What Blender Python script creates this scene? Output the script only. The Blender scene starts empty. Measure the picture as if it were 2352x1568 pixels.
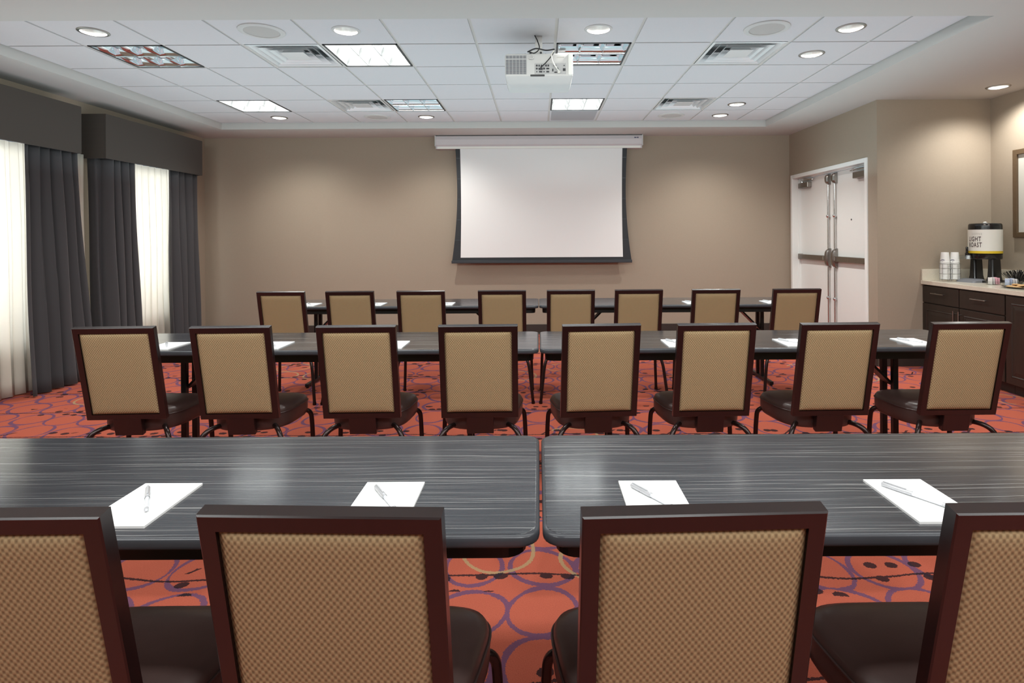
import bpy, bmesh, math, random
from mathutils import Vector, Matrix
random.seed(7)
scene = bpy.context.scene
COL = scene.collection
PI = math.pi

# ------------------------------------------------------------------ dimensions (metres)
CAM_Z = 1.35
SOFFIT_Z, TRAY_Z = 2.741, 2.827
XL, XR, XRR = -4.62, 3.49, 4.66          # left wall, door wall, buffet wall
YB, YJ, YF = 8.03, 5.955, -3.0           # screen wall, jog wall, wall behind
TX0, TX1, TY0, TY1 = -4.03, 2.91, 3.685, 7.385   # ceiling tray
GX, GY, CW, CD = 0.137, 4.395, 0.596, 0.589      # tile grid origin and pitch

# ------------------------------------------------------------------ colour / materials
def lin(c):
    c = c / 255.0
    return c / 12.92 if c <= 0.04045 else ((c + 0.055) / 1.055) ** 2.4
def rgb(r, g, b): return (lin(r), lin(g), lin(b), 1.0)

class NT:
    """small node-tree helper"""
    def __init__(s, name):
        s.m = bpy.data.materials.new(name); s.m.use_nodes = True
        s.t = s.m.node_tree; s.b = s.t.nodes['Principled BSDF']; s.out = s.t.nodes['Material Output']
    def n(s, typ, **kw):
        nd = s.t.nodes.new(typ)
        for k, v in kw.items():
            if k.startswith('i_'):
                nd.inputs[k[2:].replace('_', ' ')].default_value = v
            else: setattr(nd, k, v)
        return nd
    def link(s, a, b): s.t.links.new(a, b)
    def math(s, op, a, b=None, c=None):
        nd = s.t.nodes.new('ShaderNodeMath'); nd.operation = op
        for i, v in enumerate((a, b, c)):
            if v is None: continue
            if isinstance(v, (int, float)): nd.inputs[i].default_value = v
            else: s.link(v, nd.inputs[i])
        return nd.outputs[0]
    def mix(s, fac, a, b):
        nd = s.t.nodes.new('ShaderNodeMix'); nd.data_type = 'RGBA'
        for i, v in ((0, fac), (6, a), (7, b)):
            if isinstance(v, (int, float, tuple)): nd.inputs[i].default_value = v
            else: s.link(v, nd.inputs[i])
        return nd.outputs[2]
    def ramp(s, fac, pts):
        nd = s.t.nodes.new('ShaderNodeValToRGB')
        el = nd.color_ramp.elements
        while len(el) < len(pts): el.new(0.5)
        for e, (p, c) in zip(el, pts): e.position = p; e.color = c
        s.link(fac, nd.inputs[0]); return nd.outputs[0]
    def bump(s, h, strength=0.3, dist=0.002):
        nd = s.n('ShaderNodeBump'); nd.inputs['Strength'].default_value = strength
        nd.inputs['Distance'].default_value = dist
        s.link(h, nd.inputs['Height']); s.link(nd.outputs[0], s.b.inputs['Normal'])
    def obj(s): return s.n('ShaderNodeTexCoord').outputs['Object']
    def scaled(s, vec, sc):
        mp = s.n('ShaderNodeMapping'); mp.inputs['Scale'].default_value = sc
        s.link(vec, mp.inputs['Vector']); return mp.outputs[0]
    def noise(s, vec, scale, detail=3, rough=0.5, dims='3D', w=None):
        nd = s.n('ShaderNodeTexNoise'); nd.noise_dimensions = dims
        nd.inputs['Scale'].default_value = scale; nd.inputs['Detail'].default_value = detail
        nd.inputs['Roughness'].default_value = rough
        s.link(vec, nd.inputs['Vector'])
        if w is not None: s.link(w, nd.inputs['W'])
        return nd.outputs['Fac']

def pmat(name, col, rough=0.5, metal=0.0, spec=0.5, noise=None, bump=None, emit=None, estr=0, coat=0, sheen=0):
    """principled material; noise=(scale, dark colour) varies the base; bump=(scale, strength, dist)"""
    t = NT(name); b = t.b
    b.inputs['Base Color'].default_value = col
    b.inputs['Roughness'].default_value = rough
    b.inputs['Metallic'].default_value = metal
    b.inputs['Specular IOR Level'].default_value = spec
    if coat: b.inputs['Coat Weight'].default_value = coat; b.inputs['Coat Roughness'].default_value = 0.12
    if sheen: b.inputs['Sheen Weight'].default_value = sheen
    if emit: b.inputs['Emission Color'].default_value = emit; b.inputs['Emission Strength'].default_value = estr
    v = t.obj()
    if noise:
        t.link(t.mix(t.noise(v, noise[0], 4), noise[1], col), b.inputs['Base Color'])
    if bump:
        t.bump(t.noise(v, bump[0], 3), bump[1], bump[2])
    return t.m

M = {}
M['wall'] = pmat('wall_vinyl', rgb(163, 149, 132), 0.75, noise=(60, rgb(158, 144, 127)), bump=(220, 0.25, 0.002))
M['soffit'] = pmat('soffit_paint', rgb(196, 194, 190), 0.8, bump=(160, 0.1, 0.001))
M['tile'] = pmat('ceiling_tile', rgb(212, 210, 212), 0.85, noise=(90, rgb(207, 205, 207)), bump=(300, 0.15, 0.001))
M['grid'] = pmat('grid_bar', rgb(205, 201, 195), 0.6)
M['white_paint'] = pmat('door_paint', rgb(240, 241, 238), 0.38, noise=(3, rgb(236, 237, 234)))
M['steel'] = pmat('satin_steel', rgb(158, 152, 146), 0.32, 1.0, noise=(40, rgb(140, 134, 128)))
M['chrome'] = pmat('polished_chrome', rgb(205, 205, 205), 0.12, 1.0)
M['louver'] = pmat('louver_aluminium', rgb(222, 223, 225), 0.07, 1.0)
M['alzak'] = pmat('reflector_cone', rgb(225, 225, 225), 0.22, 0.9, emit=rgb(255, 250, 240), estr=0.08)  # slight emission puts lamp glow into the cone itself
M['black_metal'] = pmat('black_metal', rgb(20, 19, 19), 0.4, 0.3, bump=(120, 0.05, 0.001))
M['dark_line'] = pmat('shade_gap_and_latch', rgb(48, 47, 46), 0.5)
M['vent'] = pmat('vent_metal', rgb(222, 222, 222), 0.25, 0.25)
M['neck'] = pmat('vent_neck', rgb(225, 225, 225), 0.5)
M['speaker'] = pmat('speaker_grille', rgb(188, 184, 180), 0.8, bump=(700, 0.4, 0.001))
M['white_plastic'] = pmat('white_plastic', rgb(205, 203, 200), 0.45, noise=(20, rgb(200, 198, 195)))
M['grey_panel'] = pmat('grey_panel', rgb(165, 165, 168), 0.6, bump=(400, 0.2, 0.001))
M['screen'] = pmat('screen_fabric', rgb(240, 240, 239), 0.85, bump=(2, 0.05, 0.01))
M['screen_black'] = pmat('screen_border', rgb(38, 40, 44), 0.6)
M['case'] = pmat('screen_case', rgb(205, 198, 200), 0.4, noise=(8, rgb(200, 194, 196)))
M['navy'] = pmat('navy_print', rgb(42, 42, 88), 0.5)
M['charcoal'] = pmat('bar_metal', rgb(60, 62, 66), 0.4, 0.4)
M['seat'] = pmat('brown_vinyl', rgb(72, 54, 51), 0.36, noise=(25, rgb(63, 47, 44)), bump=(350, 0.12, 0.001))
M['stitch'] = pmat('seam_vinyl', rgb(66, 50, 48), 0.4)
M['leg'] = pmat('bronze_tube', rgb(44, 30, 28), 0.25, 0.55)
M['baseboard'] = pmat('dark_base', rgb(50, 42, 37), 0.5, noise=(30, rgb(45, 37, 33)))
M['glaze'] = pmat('paper_white', rgb(250, 250, 250), 0.6, emit=None)
M['cup'] = pmat('paper_cup', rgb(240, 240, 238), 0.55)
M['black_plastic'] = pmat('black_plastic', rgb(16, 16, 18), 0.22, spec=0.6)
M['yellow'] = pmat('yellow_band', rgb(232, 200, 50), 0.5)
M['label_white'] = pmat('label_white', rgb(240, 239, 232), 0.5)
M['ink'] = pmat('ink', rgb(70, 50, 48), 0.6)
M['faint_ink'] = pmat('faint_ink', rgb(205, 203, 196), 0.6)
M['tray_grey'] = pmat('drip_grey', rgb(120, 122, 128), 0.35)
M['cookie'] = pmat('cookie', rgb(222, 184, 132), 0.85, noise=(60, rgb(196, 150, 96)), bump=(120, 0.6, 0.004))
M['cookie_dark'] = pmat('cookie_chip', rgb(200, 160, 120), 0.85, noise=(70, rgb(96, 60, 38)), bump=(120, 0.6, 0.004))
M['platter'] = pmat('platter', rgb(120, 108, 90), 0.3, 0.8)
M['pink'] = pmat('pink_paper', rgb(228, 120, 150), 0.6, noise=(160, rgb(245, 225, 230)))
M['blue'] = pmat('blue_paper', rgb(90, 125, 190), 0.6, noise=(170, rgb(240, 244, 250)))
M['sugar'] = pmat('white_paper', rgb(242, 242, 242), 0.6, noise=(180, rgb(215, 205, 205)))
M['frame_bronze'] = pmat('frame_bronze', rgb(112, 92, 70), 0.4, 0.3, noise=(30, rgb(96, 78, 58)))
M['mat_board'] = pmat('mat_board', rgb(205, 203, 194), 0.7)
M['art'] = pmat('art_plain', rgb(170, 168, 158), 0.7, noise=(4, rgb(140, 146, 140)))
M['cable_black'] = pmat('cable_black', rgb(25, 25, 25), 0.5)
M['cable_white'] = pmat('cable_white', rgb(215, 212, 205), 0.5)
M['port_dark'] = pmat('port_dark', rgb(38, 38, 42), 0.5)
M['port_panel'] = pmat('port_panel', rgb(178, 177, 176), 0.5)
M['slot_grey'] = pmat('slot_grey', rgb(92, 94, 100), 0.5)
M['pen_silver'] = pmat('pen_silver', rgb(205, 206, 210), 0.25, 0.25)
M['pen_clear'] = pmat('pen_clear', rgb(228, 230, 236), 0.2)
M['lamp_on'] = pmat('lamp_on', rgb(255, 250, 240), 0.5, emit=rgb(255, 248, 236), estr=5)
M['tube_off'] = pmat('tube_off', rgb(225, 225, 225), 0.4)
M['down_on'] = pmat('down_lamp', rgb(255, 250, 240), 0.5, emit=rgb(255, 246, 230), estr=2.2)
M['window_frame'] = pmat('window_frame', rgb(90, 85, 80), 0.4, 0.4)

# mahogany frame
t = NT('mahogany'); v = t.obj()
n1 = t.noise(t.scaled(v, (60, 60, 6)), 1.0, 4)
t.link(t.mix(n1, rgb(18, 8, 8), rgb(31, 14, 14)), t.b.inputs['Base Color'])
t.b.inputs['Roughness'].default_value = 0.3; t.b.inputs['Coat Weight'].default_value = 0.35
t.b.inputs['Coat Roughness'].default_value = 0.2
M['mahogany'] = t.m
# dark cabinet wood
t = NT('espresso_wood'); v = t.obj()
n1 = t.noise(t.scaled(v, (30, 30, 3)), 1.0, 5)
t.link(t.mix(n1, rgb(32, 24, 19), rgb(48, 37, 30)), t.b.inputs['Base Color'])
t.b.inputs['Roughness'].default_value = 0.42
M['espresso'] = t.m
# cream quartz worktop
t = NT('quartz'); v = t.obj()
n1 = t.noise(v, 260, 2, 0.7)
t.link(t.ramp(n1, [(0.3, rgb(176, 164, 145)), (0.45, rgb(212, 203, 186)), (0.65, rgb(222, 214, 199))]), t.b.inputs['Base Color'])
t.b.inputs['Roughness'].default_value = 0.2
M['quartz'] = t.m
# woven chair fabric: staggered basket weave
t = NT('basket_weave'); v = t.obj()
sx = t.n('ShaderNodeSeparateXYZ'); t.link(v, sx.inputs[0])
P = 0.0118
cx = t.math('MULTIPLY', sx.outputs[0], 2 * PI / .0110); cz = t.math('MULTIPLY', sx.outputs[2], 2 * PI / .0145)
h = t.math('MULTIPLY', t.math('SINE', cx), t.math('SINE', cz))
h01 = t.math('MULTIPLY_ADD', h, 0.5, 0.5)
hr = t.math('POWER', h01, 0.8)
fine = t.noise(t.scaled(v, (900, 900, 900)), 1.0, 2)
hh = t.math('MULTIPLY_ADD', fine, 0.18, hr)
t.link(t.ramp(hh, [(0.1, rgb(118, 99, 74)), (0.5, rgb(139, 118, 87)), (0.85, rgb(165, 144, 109))]), t.b.inputs['Base Color'])
t.b.inputs['Roughness'].default_value = 0.8; t.b.inputs['Specular IOR Level'].default_value = 0.25
t.bump(hh, 0.42, 0.002)
M['fabric'] = t.m
# charcoal laminate table top with thin pale streaks along x
t = NT('streaked_laminate'); v = t.obj()
rnd = t.n('ShaderNodeObjectInfo').outputs['Random']
w = t.math('MULTIPLY', rnd, 40)
warp = t.noise(t.scaled(v, (2.2, 3.5, 3)), 1.0, 2, dims='4D', w=w)
sp = t.n('ShaderNodeSeparateXYZ'); t.link(v, sp.inputs[0])
yy = t.math('MULTIPLY_ADD', warp, 0.03, sp.outputs[1])
cm = t.n('ShaderNodeCombineXYZ')
t.link(t.math('MULTIPLY', sp.outputs[0], 1.3), cm.inputs[0]); t.link(t.math('MULTIPLY', yy, 270), cm.inputs[1])
s1 = t.noise(cm.outputs[0], 1.0, 2, 0.6, '4D', w)
cm2 = t.n('ShaderNodeCombineXYZ')
t.link(t.math('MULTIPLY', sp.outputs[0], 0.8), cm2.inputs[0]); t.link(t.math('MULTIPLY', yy, 55), cm2.inputs[1])
s2 = t.noise(cm2.outputs[0], 1.0, 3, 0.6, '4D', w)
base = t.mix(s2, rgb(38, 38, 42), rgb(56, 57, 62))
cm3 = t.n('ShaderNodeCombineXYZ')
t.link(t.math('MULTIPLY', sp.outputs[0], 2.0), cm3.inputs[0]); t.link(t.math('MULTIPLY', yy, 620), cm3.inputs[1])
s3 = t.noise(cm3.outputs[0], 1.0, 1, 0.5, '4D', w)
st3 = t.ramp(s3, [(0.5, (0, 0, 0, 1)), (0.68, (1, 1, 1, 1))])
base = t.mix(t.math('MULTIPLY', st3, 0.5), base, rgb(98, 98, 101))
st = t.ramp(s1, [(0.585, (0, 0, 0, 1)), (0.66, (1, 1, 1, 1))])
fac = t.math('MULTIPLY', st, 0.62)
t.link(t.mix(fac, base, rgb(172, 170, 168)), t.b.inputs['Base Color'])
t.b.inputs['Roughness'].default_value = 0.16
t.b.inputs['Specular IOR Level'].default_value = 0.65
M['laminate'] = t.m
M['edge_band'] = pmat('edge_band', rgb(66, 68, 74), 0.3, noise=(14, rgb(50, 51, 56)))
# drape and cornice fabric
def cloth(name, a, b, rough=0.9, tw=900):
    t = NT(name); v = t.obj()
    s = t.n('ShaderNodeSeparateXYZ'); t.link(v, s.inputs[0])
    d = t.math('SINE', t.math('MULTIPLY', t.math('ADD', s.outputs[1], s.outputs[2]), tw))
    d2 = t.math('MULTIPLY_ADD', d, 0.5, 0.5)
    t.link(t.mix(d2, a, b), t.b.inputs['Base Color'])
    t.b.inputs['Roughness'].default_value = rough; t.b.inputs['Specular IOR Level'].default_value = 0.2
    t.b.inputs['Sheen Weight'].default_value = 0.15
    return t.m
M['drape'] = cloth('charcoal_drape', rgb(60, 60, 62), rgb(82, 81, 83))
M['cornice'] = cloth('cornice_fabric', rgb(62, 56, 51), rgb(79, 72, 66))
# sheer
t = NT('sheer_voile'); 
tr = t.n('ShaderNodeBsdfTranslucent'); tr.inputs[0].default_value = rgb(250, 247, 240)
df = t.n('ShaderNodeBsdfDiffuse'); df.inputs[0].default_value = rgb(238, 233, 222)
mx = t.n('ShaderNodeMixShader'); mx.inputs[0].default_value = 0.5
t.link(df.outputs[0], mx.inputs[1]); t.link(tr.outputs[0], mx.inputs[2]); t.link(mx.outputs[0], t.out.inputs['Surface'])
M['sheer'] = t.m
# clear glass / clear plastic
def clear(name, tint, gl=0.12, rough=0.03):
    t = NT(name)
    a = t.n('ShaderNodeBsdfTransparent'); a.inputs[0].default_value = tint
    g = t.n('ShaderNodeBsdfGlossy'); g.inputs['Roughness'].default_value = rough
    m_ = t.n('ShaderNodeMixShader'); m_.inputs[0].default_value = gl
    t.link(a.outputs[0], m_.inputs[1]); t.link(g.outputs[0], m_.inputs[2]); t.link(m_.outputs[0], t.out.inputs['Surface'])
    return t.m
M['glass'] = clear('window_glass', (0.95, 0.97, 0.97, 1))
M['clear_plastic'] = clear('clear_plastic', (0.86, 0.88, 0.86, 1), 0.07, 0.15)
# carpet
t = NT('patterned_carpet'); v = t.obj()
nz = t.n('ShaderNodeTexNoise'); nz.inputs['Scale'].default_value = 1.9; nz.inputs['Detail'].default_value = 1
t.link(v, nz.inputs['Vector'])
dv = t.n('ShaderNodeVectorMath'); dv.operation = 'MULTIPLY_ADD'
t.link(nz.outputs['Color'], dv.inputs[0]); dv.inputs[1].default_value = (0.11, 0.11, 0); t.link(v, dv.inputs[2])
fz = t.n('ShaderNodeTexNoise'); fz.inputs['Scale'].default_value = 150; fz.inputs['Detail'].default_value = 1
t.link(v, fz.inputs['Vector'])
dv2 = t.n('ShaderNodeVectorMath'); dv2.operation = 'MULTIPLY_ADD'
t.link(fz.outputs['Color'], dv2.inputs[0]); dv2.inputs[1].default_value = (0.012, 0.012, 0); t.link(dv.outputs[0], dv2.inputs[2])
P0 = dv2.outputs[0]
def ring(sc, rad, wid, rand, offs=(0, 0, 0)):
    mp = t.n('ShaderNodeMapping'); mp.inputs['Scale'].default_value = (sc[0], sc[1], 0); mp.inputs['Location'].default_value = offs
    t.link(P0, mp.inputs['Vector'])
    vo = t.n('ShaderNodeTexVoronoi'); vo.voronoi_dimensions = '2D'; vo.feature = 'F1'
    vo.inputs['Scale'].default_value = 1; vo.inputs['Randomness'].default_value = rand
    t.link(mp.outputs[0], vo.inputs['Vector'])
    d = t.math('ABSOLUTE', t.math('SUBTRACT', vo.outputs['Distance'], rad))
    m_ = t.math('LESS_THAN', d, wid)
    return m_, vo
base_n = t.noise(v, 300, 2, 0.8)
soft = t.noise(v, 3.0, 2)
base = t.mix(base_n, rgb(152, 69, 53), rgb(222, 122, 97))
base = t.mix(t.math('MULTIPLY', soft, 0.3), base, rgb(180, 80, 64))
wmask = t.noise(v, 7.0, 1)
wid = t.math('MULTIPLY_ADD', wmask, 0.075, -0.003)
m1, vo1 = ring((3.65, 3.55), 0.465, 0.036, 0.13, (-0.2, 0.45, 0))
d1 = t.math('ABSOLUTE', t.math('SUBTRACT', vo1.outputs['Distance'], 0.465))
m1 = t.math('LESS_THAN', d1, wid)
purple = t.mix(base_n, rgb(82, 58, 92), rgb(122, 90, 122))
c = t.mix(t.math('MULTIPLY', m1, 0.88), base, purple)
m2, vo2 = ring((2.5, 2.5), 0.40, 0.021, 0.6, (3.3, 5.1, 0))
sep = t.n('ShaderNodeSeparateColor'); t.link(vo2.outputs['Color'], sep.inputs[0])
m2 = t.math('MULTIPLY', m2, t.math('LESS_THAN', sep.outputs[0], 0.2))
c = t.mix(t.math('MULTIPLY', m2, 0.85), c, rgb(178, 150, 112))
# stems (thin dark lines across the room) with buds on twigs
sp = t.n('ShaderNodeSeparateXYZ'); t.link(P0, sp.inputs[0])
wv = t.noise(v, 1.1, 1)
yl = t.math('MULTIPLY_ADD', wv, 0.10, sp.outputs[1])
yl = t.math('ADD', t.math('DIVIDE', yl, 0.55), 0.10)
fr = t.math('SUBTRACT', t.math('FRACT', yl), 0.5)
stem = t.math('LESS_THAN', t.math('ABSOLUTE', fr), 0.011)
band = t.math('LESS_THAN', t.math('ABSOLUTE', fr), 0.2)
mp = t.n('ShaderNodeMapping'); mp.inputs['Scale'].default_value = (9.5, 12, 0); t.link(P0, mp.inputs['Vector'])
vb = t.n('ShaderNodeTexVoronoi'); vb.voronoi_dimensions = '2D'; vb.inputs['Randomness'].default_value = 0.85; vb.inputs['Scale'].default_value = 1
t.link(mp.outputs[0], vb.inputs['Vector'])
sepb = t.n('ShaderNodeSeparateColor'); t.link(vb.outputs['Color'], sepb.inputs[0])
bud = t.math('MULTIPLY', t.math('LESS_THAN', vb.outputs['Distance'], 0.25), t.math('LESS_THAN', sepb.outputs[1], 0.42))
bud = t.math('MULTIPLY', bud, band)
# twigs: slanted thin lines, only in patches of the band
tw = t.math('SUBTRACT', t.math('FRACT', t.math('MULTIPLY', t.math('SUBTRACT', sp.outputs[0], t.math('MULTIPLY', sp.outputs[1], 0.9)), 2.4)), 0.5)
twm = t.math('LESS_THAN', t.math('ABSOLUTE', tw), 0.022)
pat = t.math('GREATER_THAN', t.noise(v, 4.5, 0), 0.50)
half = t.math('MULTIPLY', t.math('GREATER_THAN', fr, 0.0), t.math('LESS_THAN', fr, 0.17))
twm = t.math('MULTIPLY', t.math('MULTIPLY', twm, pat), half)
dark = t.math('MAXIMUM', t.math('MAXIMUM', stem, bud), twm)
c = t.mix(t.math('MULTIPLY', dark, 0.92), c, rgb(42, 34, 40))
t.link(c, t.b.inputs['Base Color'])
t.b.inputs['Roughness'].default_value = 0.95; t.b.inputs['Specular IOR Level'].default_value = 0.1
t.bump(base_n, 0.5, 0.006)
M['carpet'] = t.m

# ------------------------------------------------------------------ object helpers
def tag(o, label=None, cat=None, group=None, kind=None):
    if label: o['label'] = label
    if cat: o['category'] = cat
    if group: o['group'] = group
    if kind: o['kind'] = kind
    return o
def empty(name, label=None, cat=None, loc=(0, 0, 0), rz=0, group=None):
    o = bpy.data.objects.new(name, None); COL.objects.link(o)
    o.location = loc; o.rotation_euler = (0, 0, rz); o.empty_display_size = 0.05
    return tag(o, label, cat, group)
KIDS = {}
def adopt(child, parent):
    child.parent = parent; KIDS.setdefault(parent.name, []).append(child)
def kids(o): return KIDS.get(o.name, [])
def copy_tree(o, parent=None):
    c = o.copy(); COL.objects.link(c)
    if parent is not None: adopt(c, parent)
    for ch in list(kids(o)): copy_tree(ch, c)
    return c

class MB:
    def __init__(s): s.bm = bmesh.new()
    def _x(s, geom, mat):
        if mat is not None: bmesh.ops.transform(s.bm, matrix=mat, verts=geom)
    def box(s, x0, x1, y0, y1, z0, z1, bev=0.0, seg=2, mat=None):
        r = bmesh.ops.create_cube(s.bm, size=1.0)
        vs = r['verts']
        for v in vs:
            v.co = Vector(((x0 + x1) / 2 + v.co.x * (x1 - x0), (y0 + y1) / 2 + v.co.y * (y1 - y0), (z0 + z1) / 2 + v.co.z * (z1 - z0)))
        s._x(vs, mat)
        if bev > 0:
            es = list({e for v in vs for e in v.link_edges})
            bmesh.ops.bevel(s.bm, geom=es, offset=bev, segments=seg, affect='EDGES', profile=0.5)
        return s
    def quad(s, *pts):
        s.bm.faces.new([s.bm.verts.new(p) for p in pts]); return s
    def cyl(s, p0, p1, r0, r1=None, seg=16, caps=True):
        r1 = r0 if r1 is None else r1
        return s.tube([p0, p1], [r0, r1], seg, caps)
    def tube(s, path, rad, seg=10, caps=True):
        pts = [Vector(p) for p in path]
        if not isinstance(rad, (list, tuple)): rad = [rad] * len(pts)
        rings = []; up = None
        for i, p in enumerate(pts):
            d = (pts[min(i + 1, len(pts) - 1)] - pts[max(i - 1, 0)])
            d = d.normalized() if d.length > 1e-9 else Vector((0, 0, 1))
            if up is None:
                up = Vector((0, 0, 1)) if abs(d.z) < 0.9 else Vector((1, 0, 0))
            a = (up - d * up.dot(d)); a = a.normalized() if a.length > 1e-6 else d.orthogonal().normalized()
            up = a; b = d.cross(a)
            rings.append([s.bm.verts.new(p + (a * math.cos(2 * PI * k / seg) + b * math.sin(2 * PI * k / seg)) * rad[i]) for k in range(seg)])
        for r0, r1 in zip(rings, rings[1:]):
            for k in range(seg):
                s.bm.faces.new((r0[k], r0[(k + 1) % seg], r1[(k + 1) % seg], r1[k]))
        if caps:
            s.bm.faces.new(list(reversed(rings[0]))); s.bm.faces.new(rings[-1])
        return s
    def lathe(s, prof, c=(0, 0, 0), seg=32, capb=False, capt=False):
        rings = []
        for r, z in prof:
            rings.append([s.bm.verts.new((c[0] + r * math.cos(2 * PI * k / seg), c[1] + r * math.sin(2 * PI * k / seg), c[2] + z)) for k in range(seg)])
        for r0, r1 in zip(rings, rings[1:]):
            for k in range(seg):
                s.bm.faces.new((r0[k], r0[(k + 1) % seg], r1[(k + 1) % seg], r1[k]))
        if capb: s.bm.faces.new(list(reversed(rings[0])))
        if capt: s.bm.faces.new(rings[-1])
        return s
    def loft(s, loops, capb=True, capt=True):
        rings = [[s.bm.verts.new(p) for p in L] for L in loops]
        n = len(rings[0])
        for r0, r1 in zip(rings, rings[1:]):
            for k in range(n):
                s.bm.faces.new((r0[k], r0[(k + 1) % n], r1[(k + 1) % n], r1[k]))
        if capb: s.bm.faces.new(list(reversed(rings[0])))
        if capt: s.bm.faces.new(rings[-1])
        return s
    def sheet(s, grid):
        vs = [[s.bm.verts.new(p) for p in row] for row in grid]
        for a, b in zip(vs, vs[1:]):
            for k in range(len(a) - 1):
                s.bm.faces.new((a[k], a[k + 1], b[k + 1], b[k]))
        return s
    def build(s, name, mat, parent=None, smooth=False, angle=0.6, recalc=True):
        if recalc: bmesh.ops.recalc_face_normals(s.bm, faces=s.bm.faces)
        me = bpy.data.meshes.new(name); s.bm.to_mesh(me); s.bm.free()
        me.materials.append(M[mat] if isinstance(mat, str) else mat)
        if smooth:
            me.polygons.foreach_set('use_smooth', [True] * len(me.polygons))
            try: me.set_sharp_from_angle(angle=angle)
            except Exception: pass
        o = bpy.data.objects.new(name, me); COL.objects.link(o)
        if parent is not None: adopt(o, parent)
        return o
def struct(o): o['kind'] = 'structure'; return o
def rrect(x0, x1, y0, y1, r, n=6):
    pts = []
    for cx, cy, a0 in ((x1 - r, y1 - r, 0), (x0 + r, y1 - r, PI / 2), (x0 + r, y0 + r, PI), (x1 - r, y0 + r, 1.5 * PI)):
        for k in range(n + 1):
            a = a0 + PI / 2 * k / n
            pts.append((cx + r * math.cos(a), cy + r * math.sin(a)))
    return pts

# ------------------------------------------------------------------ camera
cam = bpy.data.cameras.new('camera'); co = bpy.data.objects.new('camera', cam); COL.objects.link(co)
FPX = 1330.0
cam.sensor_fit = 'HORIZONTAL'; cam.sensor_width = 36.0; cam.lens = FPX / 2352 * 36
cam.shift_x = -60 / 2352; cam.shift_y = -240 / 2352
cam.clip_start = 0.02
co.matrix_world = Matrix.Translation((0, 0, CAM_Z)) @ Matrix.Rotation(PI / 2, 4, 'X') @ Matrix.Rotation(-0.0055, 4, 'Z')
scene.camera = co

# ------------------------------------------------------------------ room shell
struct(MB().quad((XL, YF, 0), (XRR, YF, 0), (XRR, YB, 0), (XL, YB, 0)).build('floor', 'carpet'))
struct(MB().box(XL - 0.1, XR + 0.25, YB, YB + 0.1, 0, 2.9).build('wall_back', 'wall'))
# left wall with two window openings
WIN = [(3.95, 5.34), (6.02, 7.42)]; WZ0, WZ1 = 0.45, 2.45
b = MB(); ys = [YF] + [y for w in WIN for y in w] + [YB]
for i in range(0, len(ys), 2): b.box(XL - 0.15, XL, ys[i], ys[i + 1], 0, 2.9)
for y0, y1 in WIN: b.box(XL - 0.15, XL, y0, y1, 0, WZ0).box(XL - 0.15, XL, y0, y1, WZ1, 2.9)
struct(b.build('wall_left', 'wall'))
for i, (y0, y1) in enumerate(WIN):
    f = MB()
    for a, c_, z0, z1 in ((y0, y0 + .05, WZ0, WZ1), (y1 - .05, y1, WZ0, WZ1), (y0, y1, WZ0, WZ0 + .05), (y0, y1, WZ1 - .05, WZ1), ((y0 + y1) / 2 - .02, (y0 + y1) / 2 + .02, WZ0, WZ1)):
        f.box(XL - 0.12, XL - 0.07, a, c_, z0, z1)
    fo = struct(f.build('window_%d' % (i + 1), 'window_frame'))
    MB().quad((XL - .09, y0, WZ0), (XL - .09, y1, WZ0), (XL - .09, y1, WZ1), (XL - .09, y0, WZ1)).build('pane', 'glass', fo)
# door wall
DY0, DY1, DZ = 6.17, 7.92, 2.125         # clear opening
XD = XR + 0.10                            # door face plane
b = MB().box(XR, XR + 0.2, DY1 + .02, YB, 0, 2.9).box(XR, XR + 0.2, YJ + .06, DY0 - .02, 0, 2.9).box(XR, XR + 0.2, DY0 - .02, DY1 + .02, DZ + .02, 2.9)
b.box(XR, XR + .05, YJ + .001, YJ + .06, 0, 2.9)
struct(b.build('wall_right', 'wall'))
struct(MB().box(XR + .0005, XRR + 0.1, YJ, YJ + 0.1, 0, 2.9).build('wall_jog', 'wall'))
struct(MB().box(XRR, XRR + 0.1, YF, YJ + 0.05, 0, 2.9).build('wall_buffet', 'wall'))
struct(MB().box(XL - 0.1, XRR + 0.1, YF - 0.1, YF, 0, 2.9).build('wall_front', 'wall'))
# door frame trim
fw = 0.048
b = MB().box(XR - 0.014, XD + 0.04, DY0 - fw, DY0, 0, DZ + fw, 0.003).box(XR - 0.014, XD + 0.04, DY1, DY1 + fw, 0, DZ + fw, 0.003).box(XR - 0.014, XD + 0.04, DY0, DY1, DZ, DZ + fw, 0.003)
b.box(XD - 0.03, XD, DY1 - 0.012, DY1, 0, DZ).box(XD - 0.03, XD, DY0, DY0 + .012, 0, DZ).box(XD - 0.03, XD, DY0, DY1, DZ - .012, DZ)
tr = struct(b.build('trim_1', 'white_paint'))
# baseboards
struct(MB().box(XL + .001, XR - .001, YB - 0.012, YB, 0, 0.14, 0.003).build('baseboard_back', 'baseboard'))
struct(MB().box(XL, XL + 0.012, YF, YB - .012, 0, 0.105, 0.003).build('baseboard_left', 'baseboard'))
struct(MB().box(XR + .001, 3.97, YJ - 0.012, YJ, 0, 0.105, 0.003).build('baseboard_jog', 'baseboard'))
b = MB().box(XR - 0.012, XR, DY1 + fw, YB - .012, 0, .105, .003).box(XR - 0.012, XR, YJ, DY0 - fw, 0, .105, .003)
struct(b.build('baseboard_right', 'baseboard'))

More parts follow.
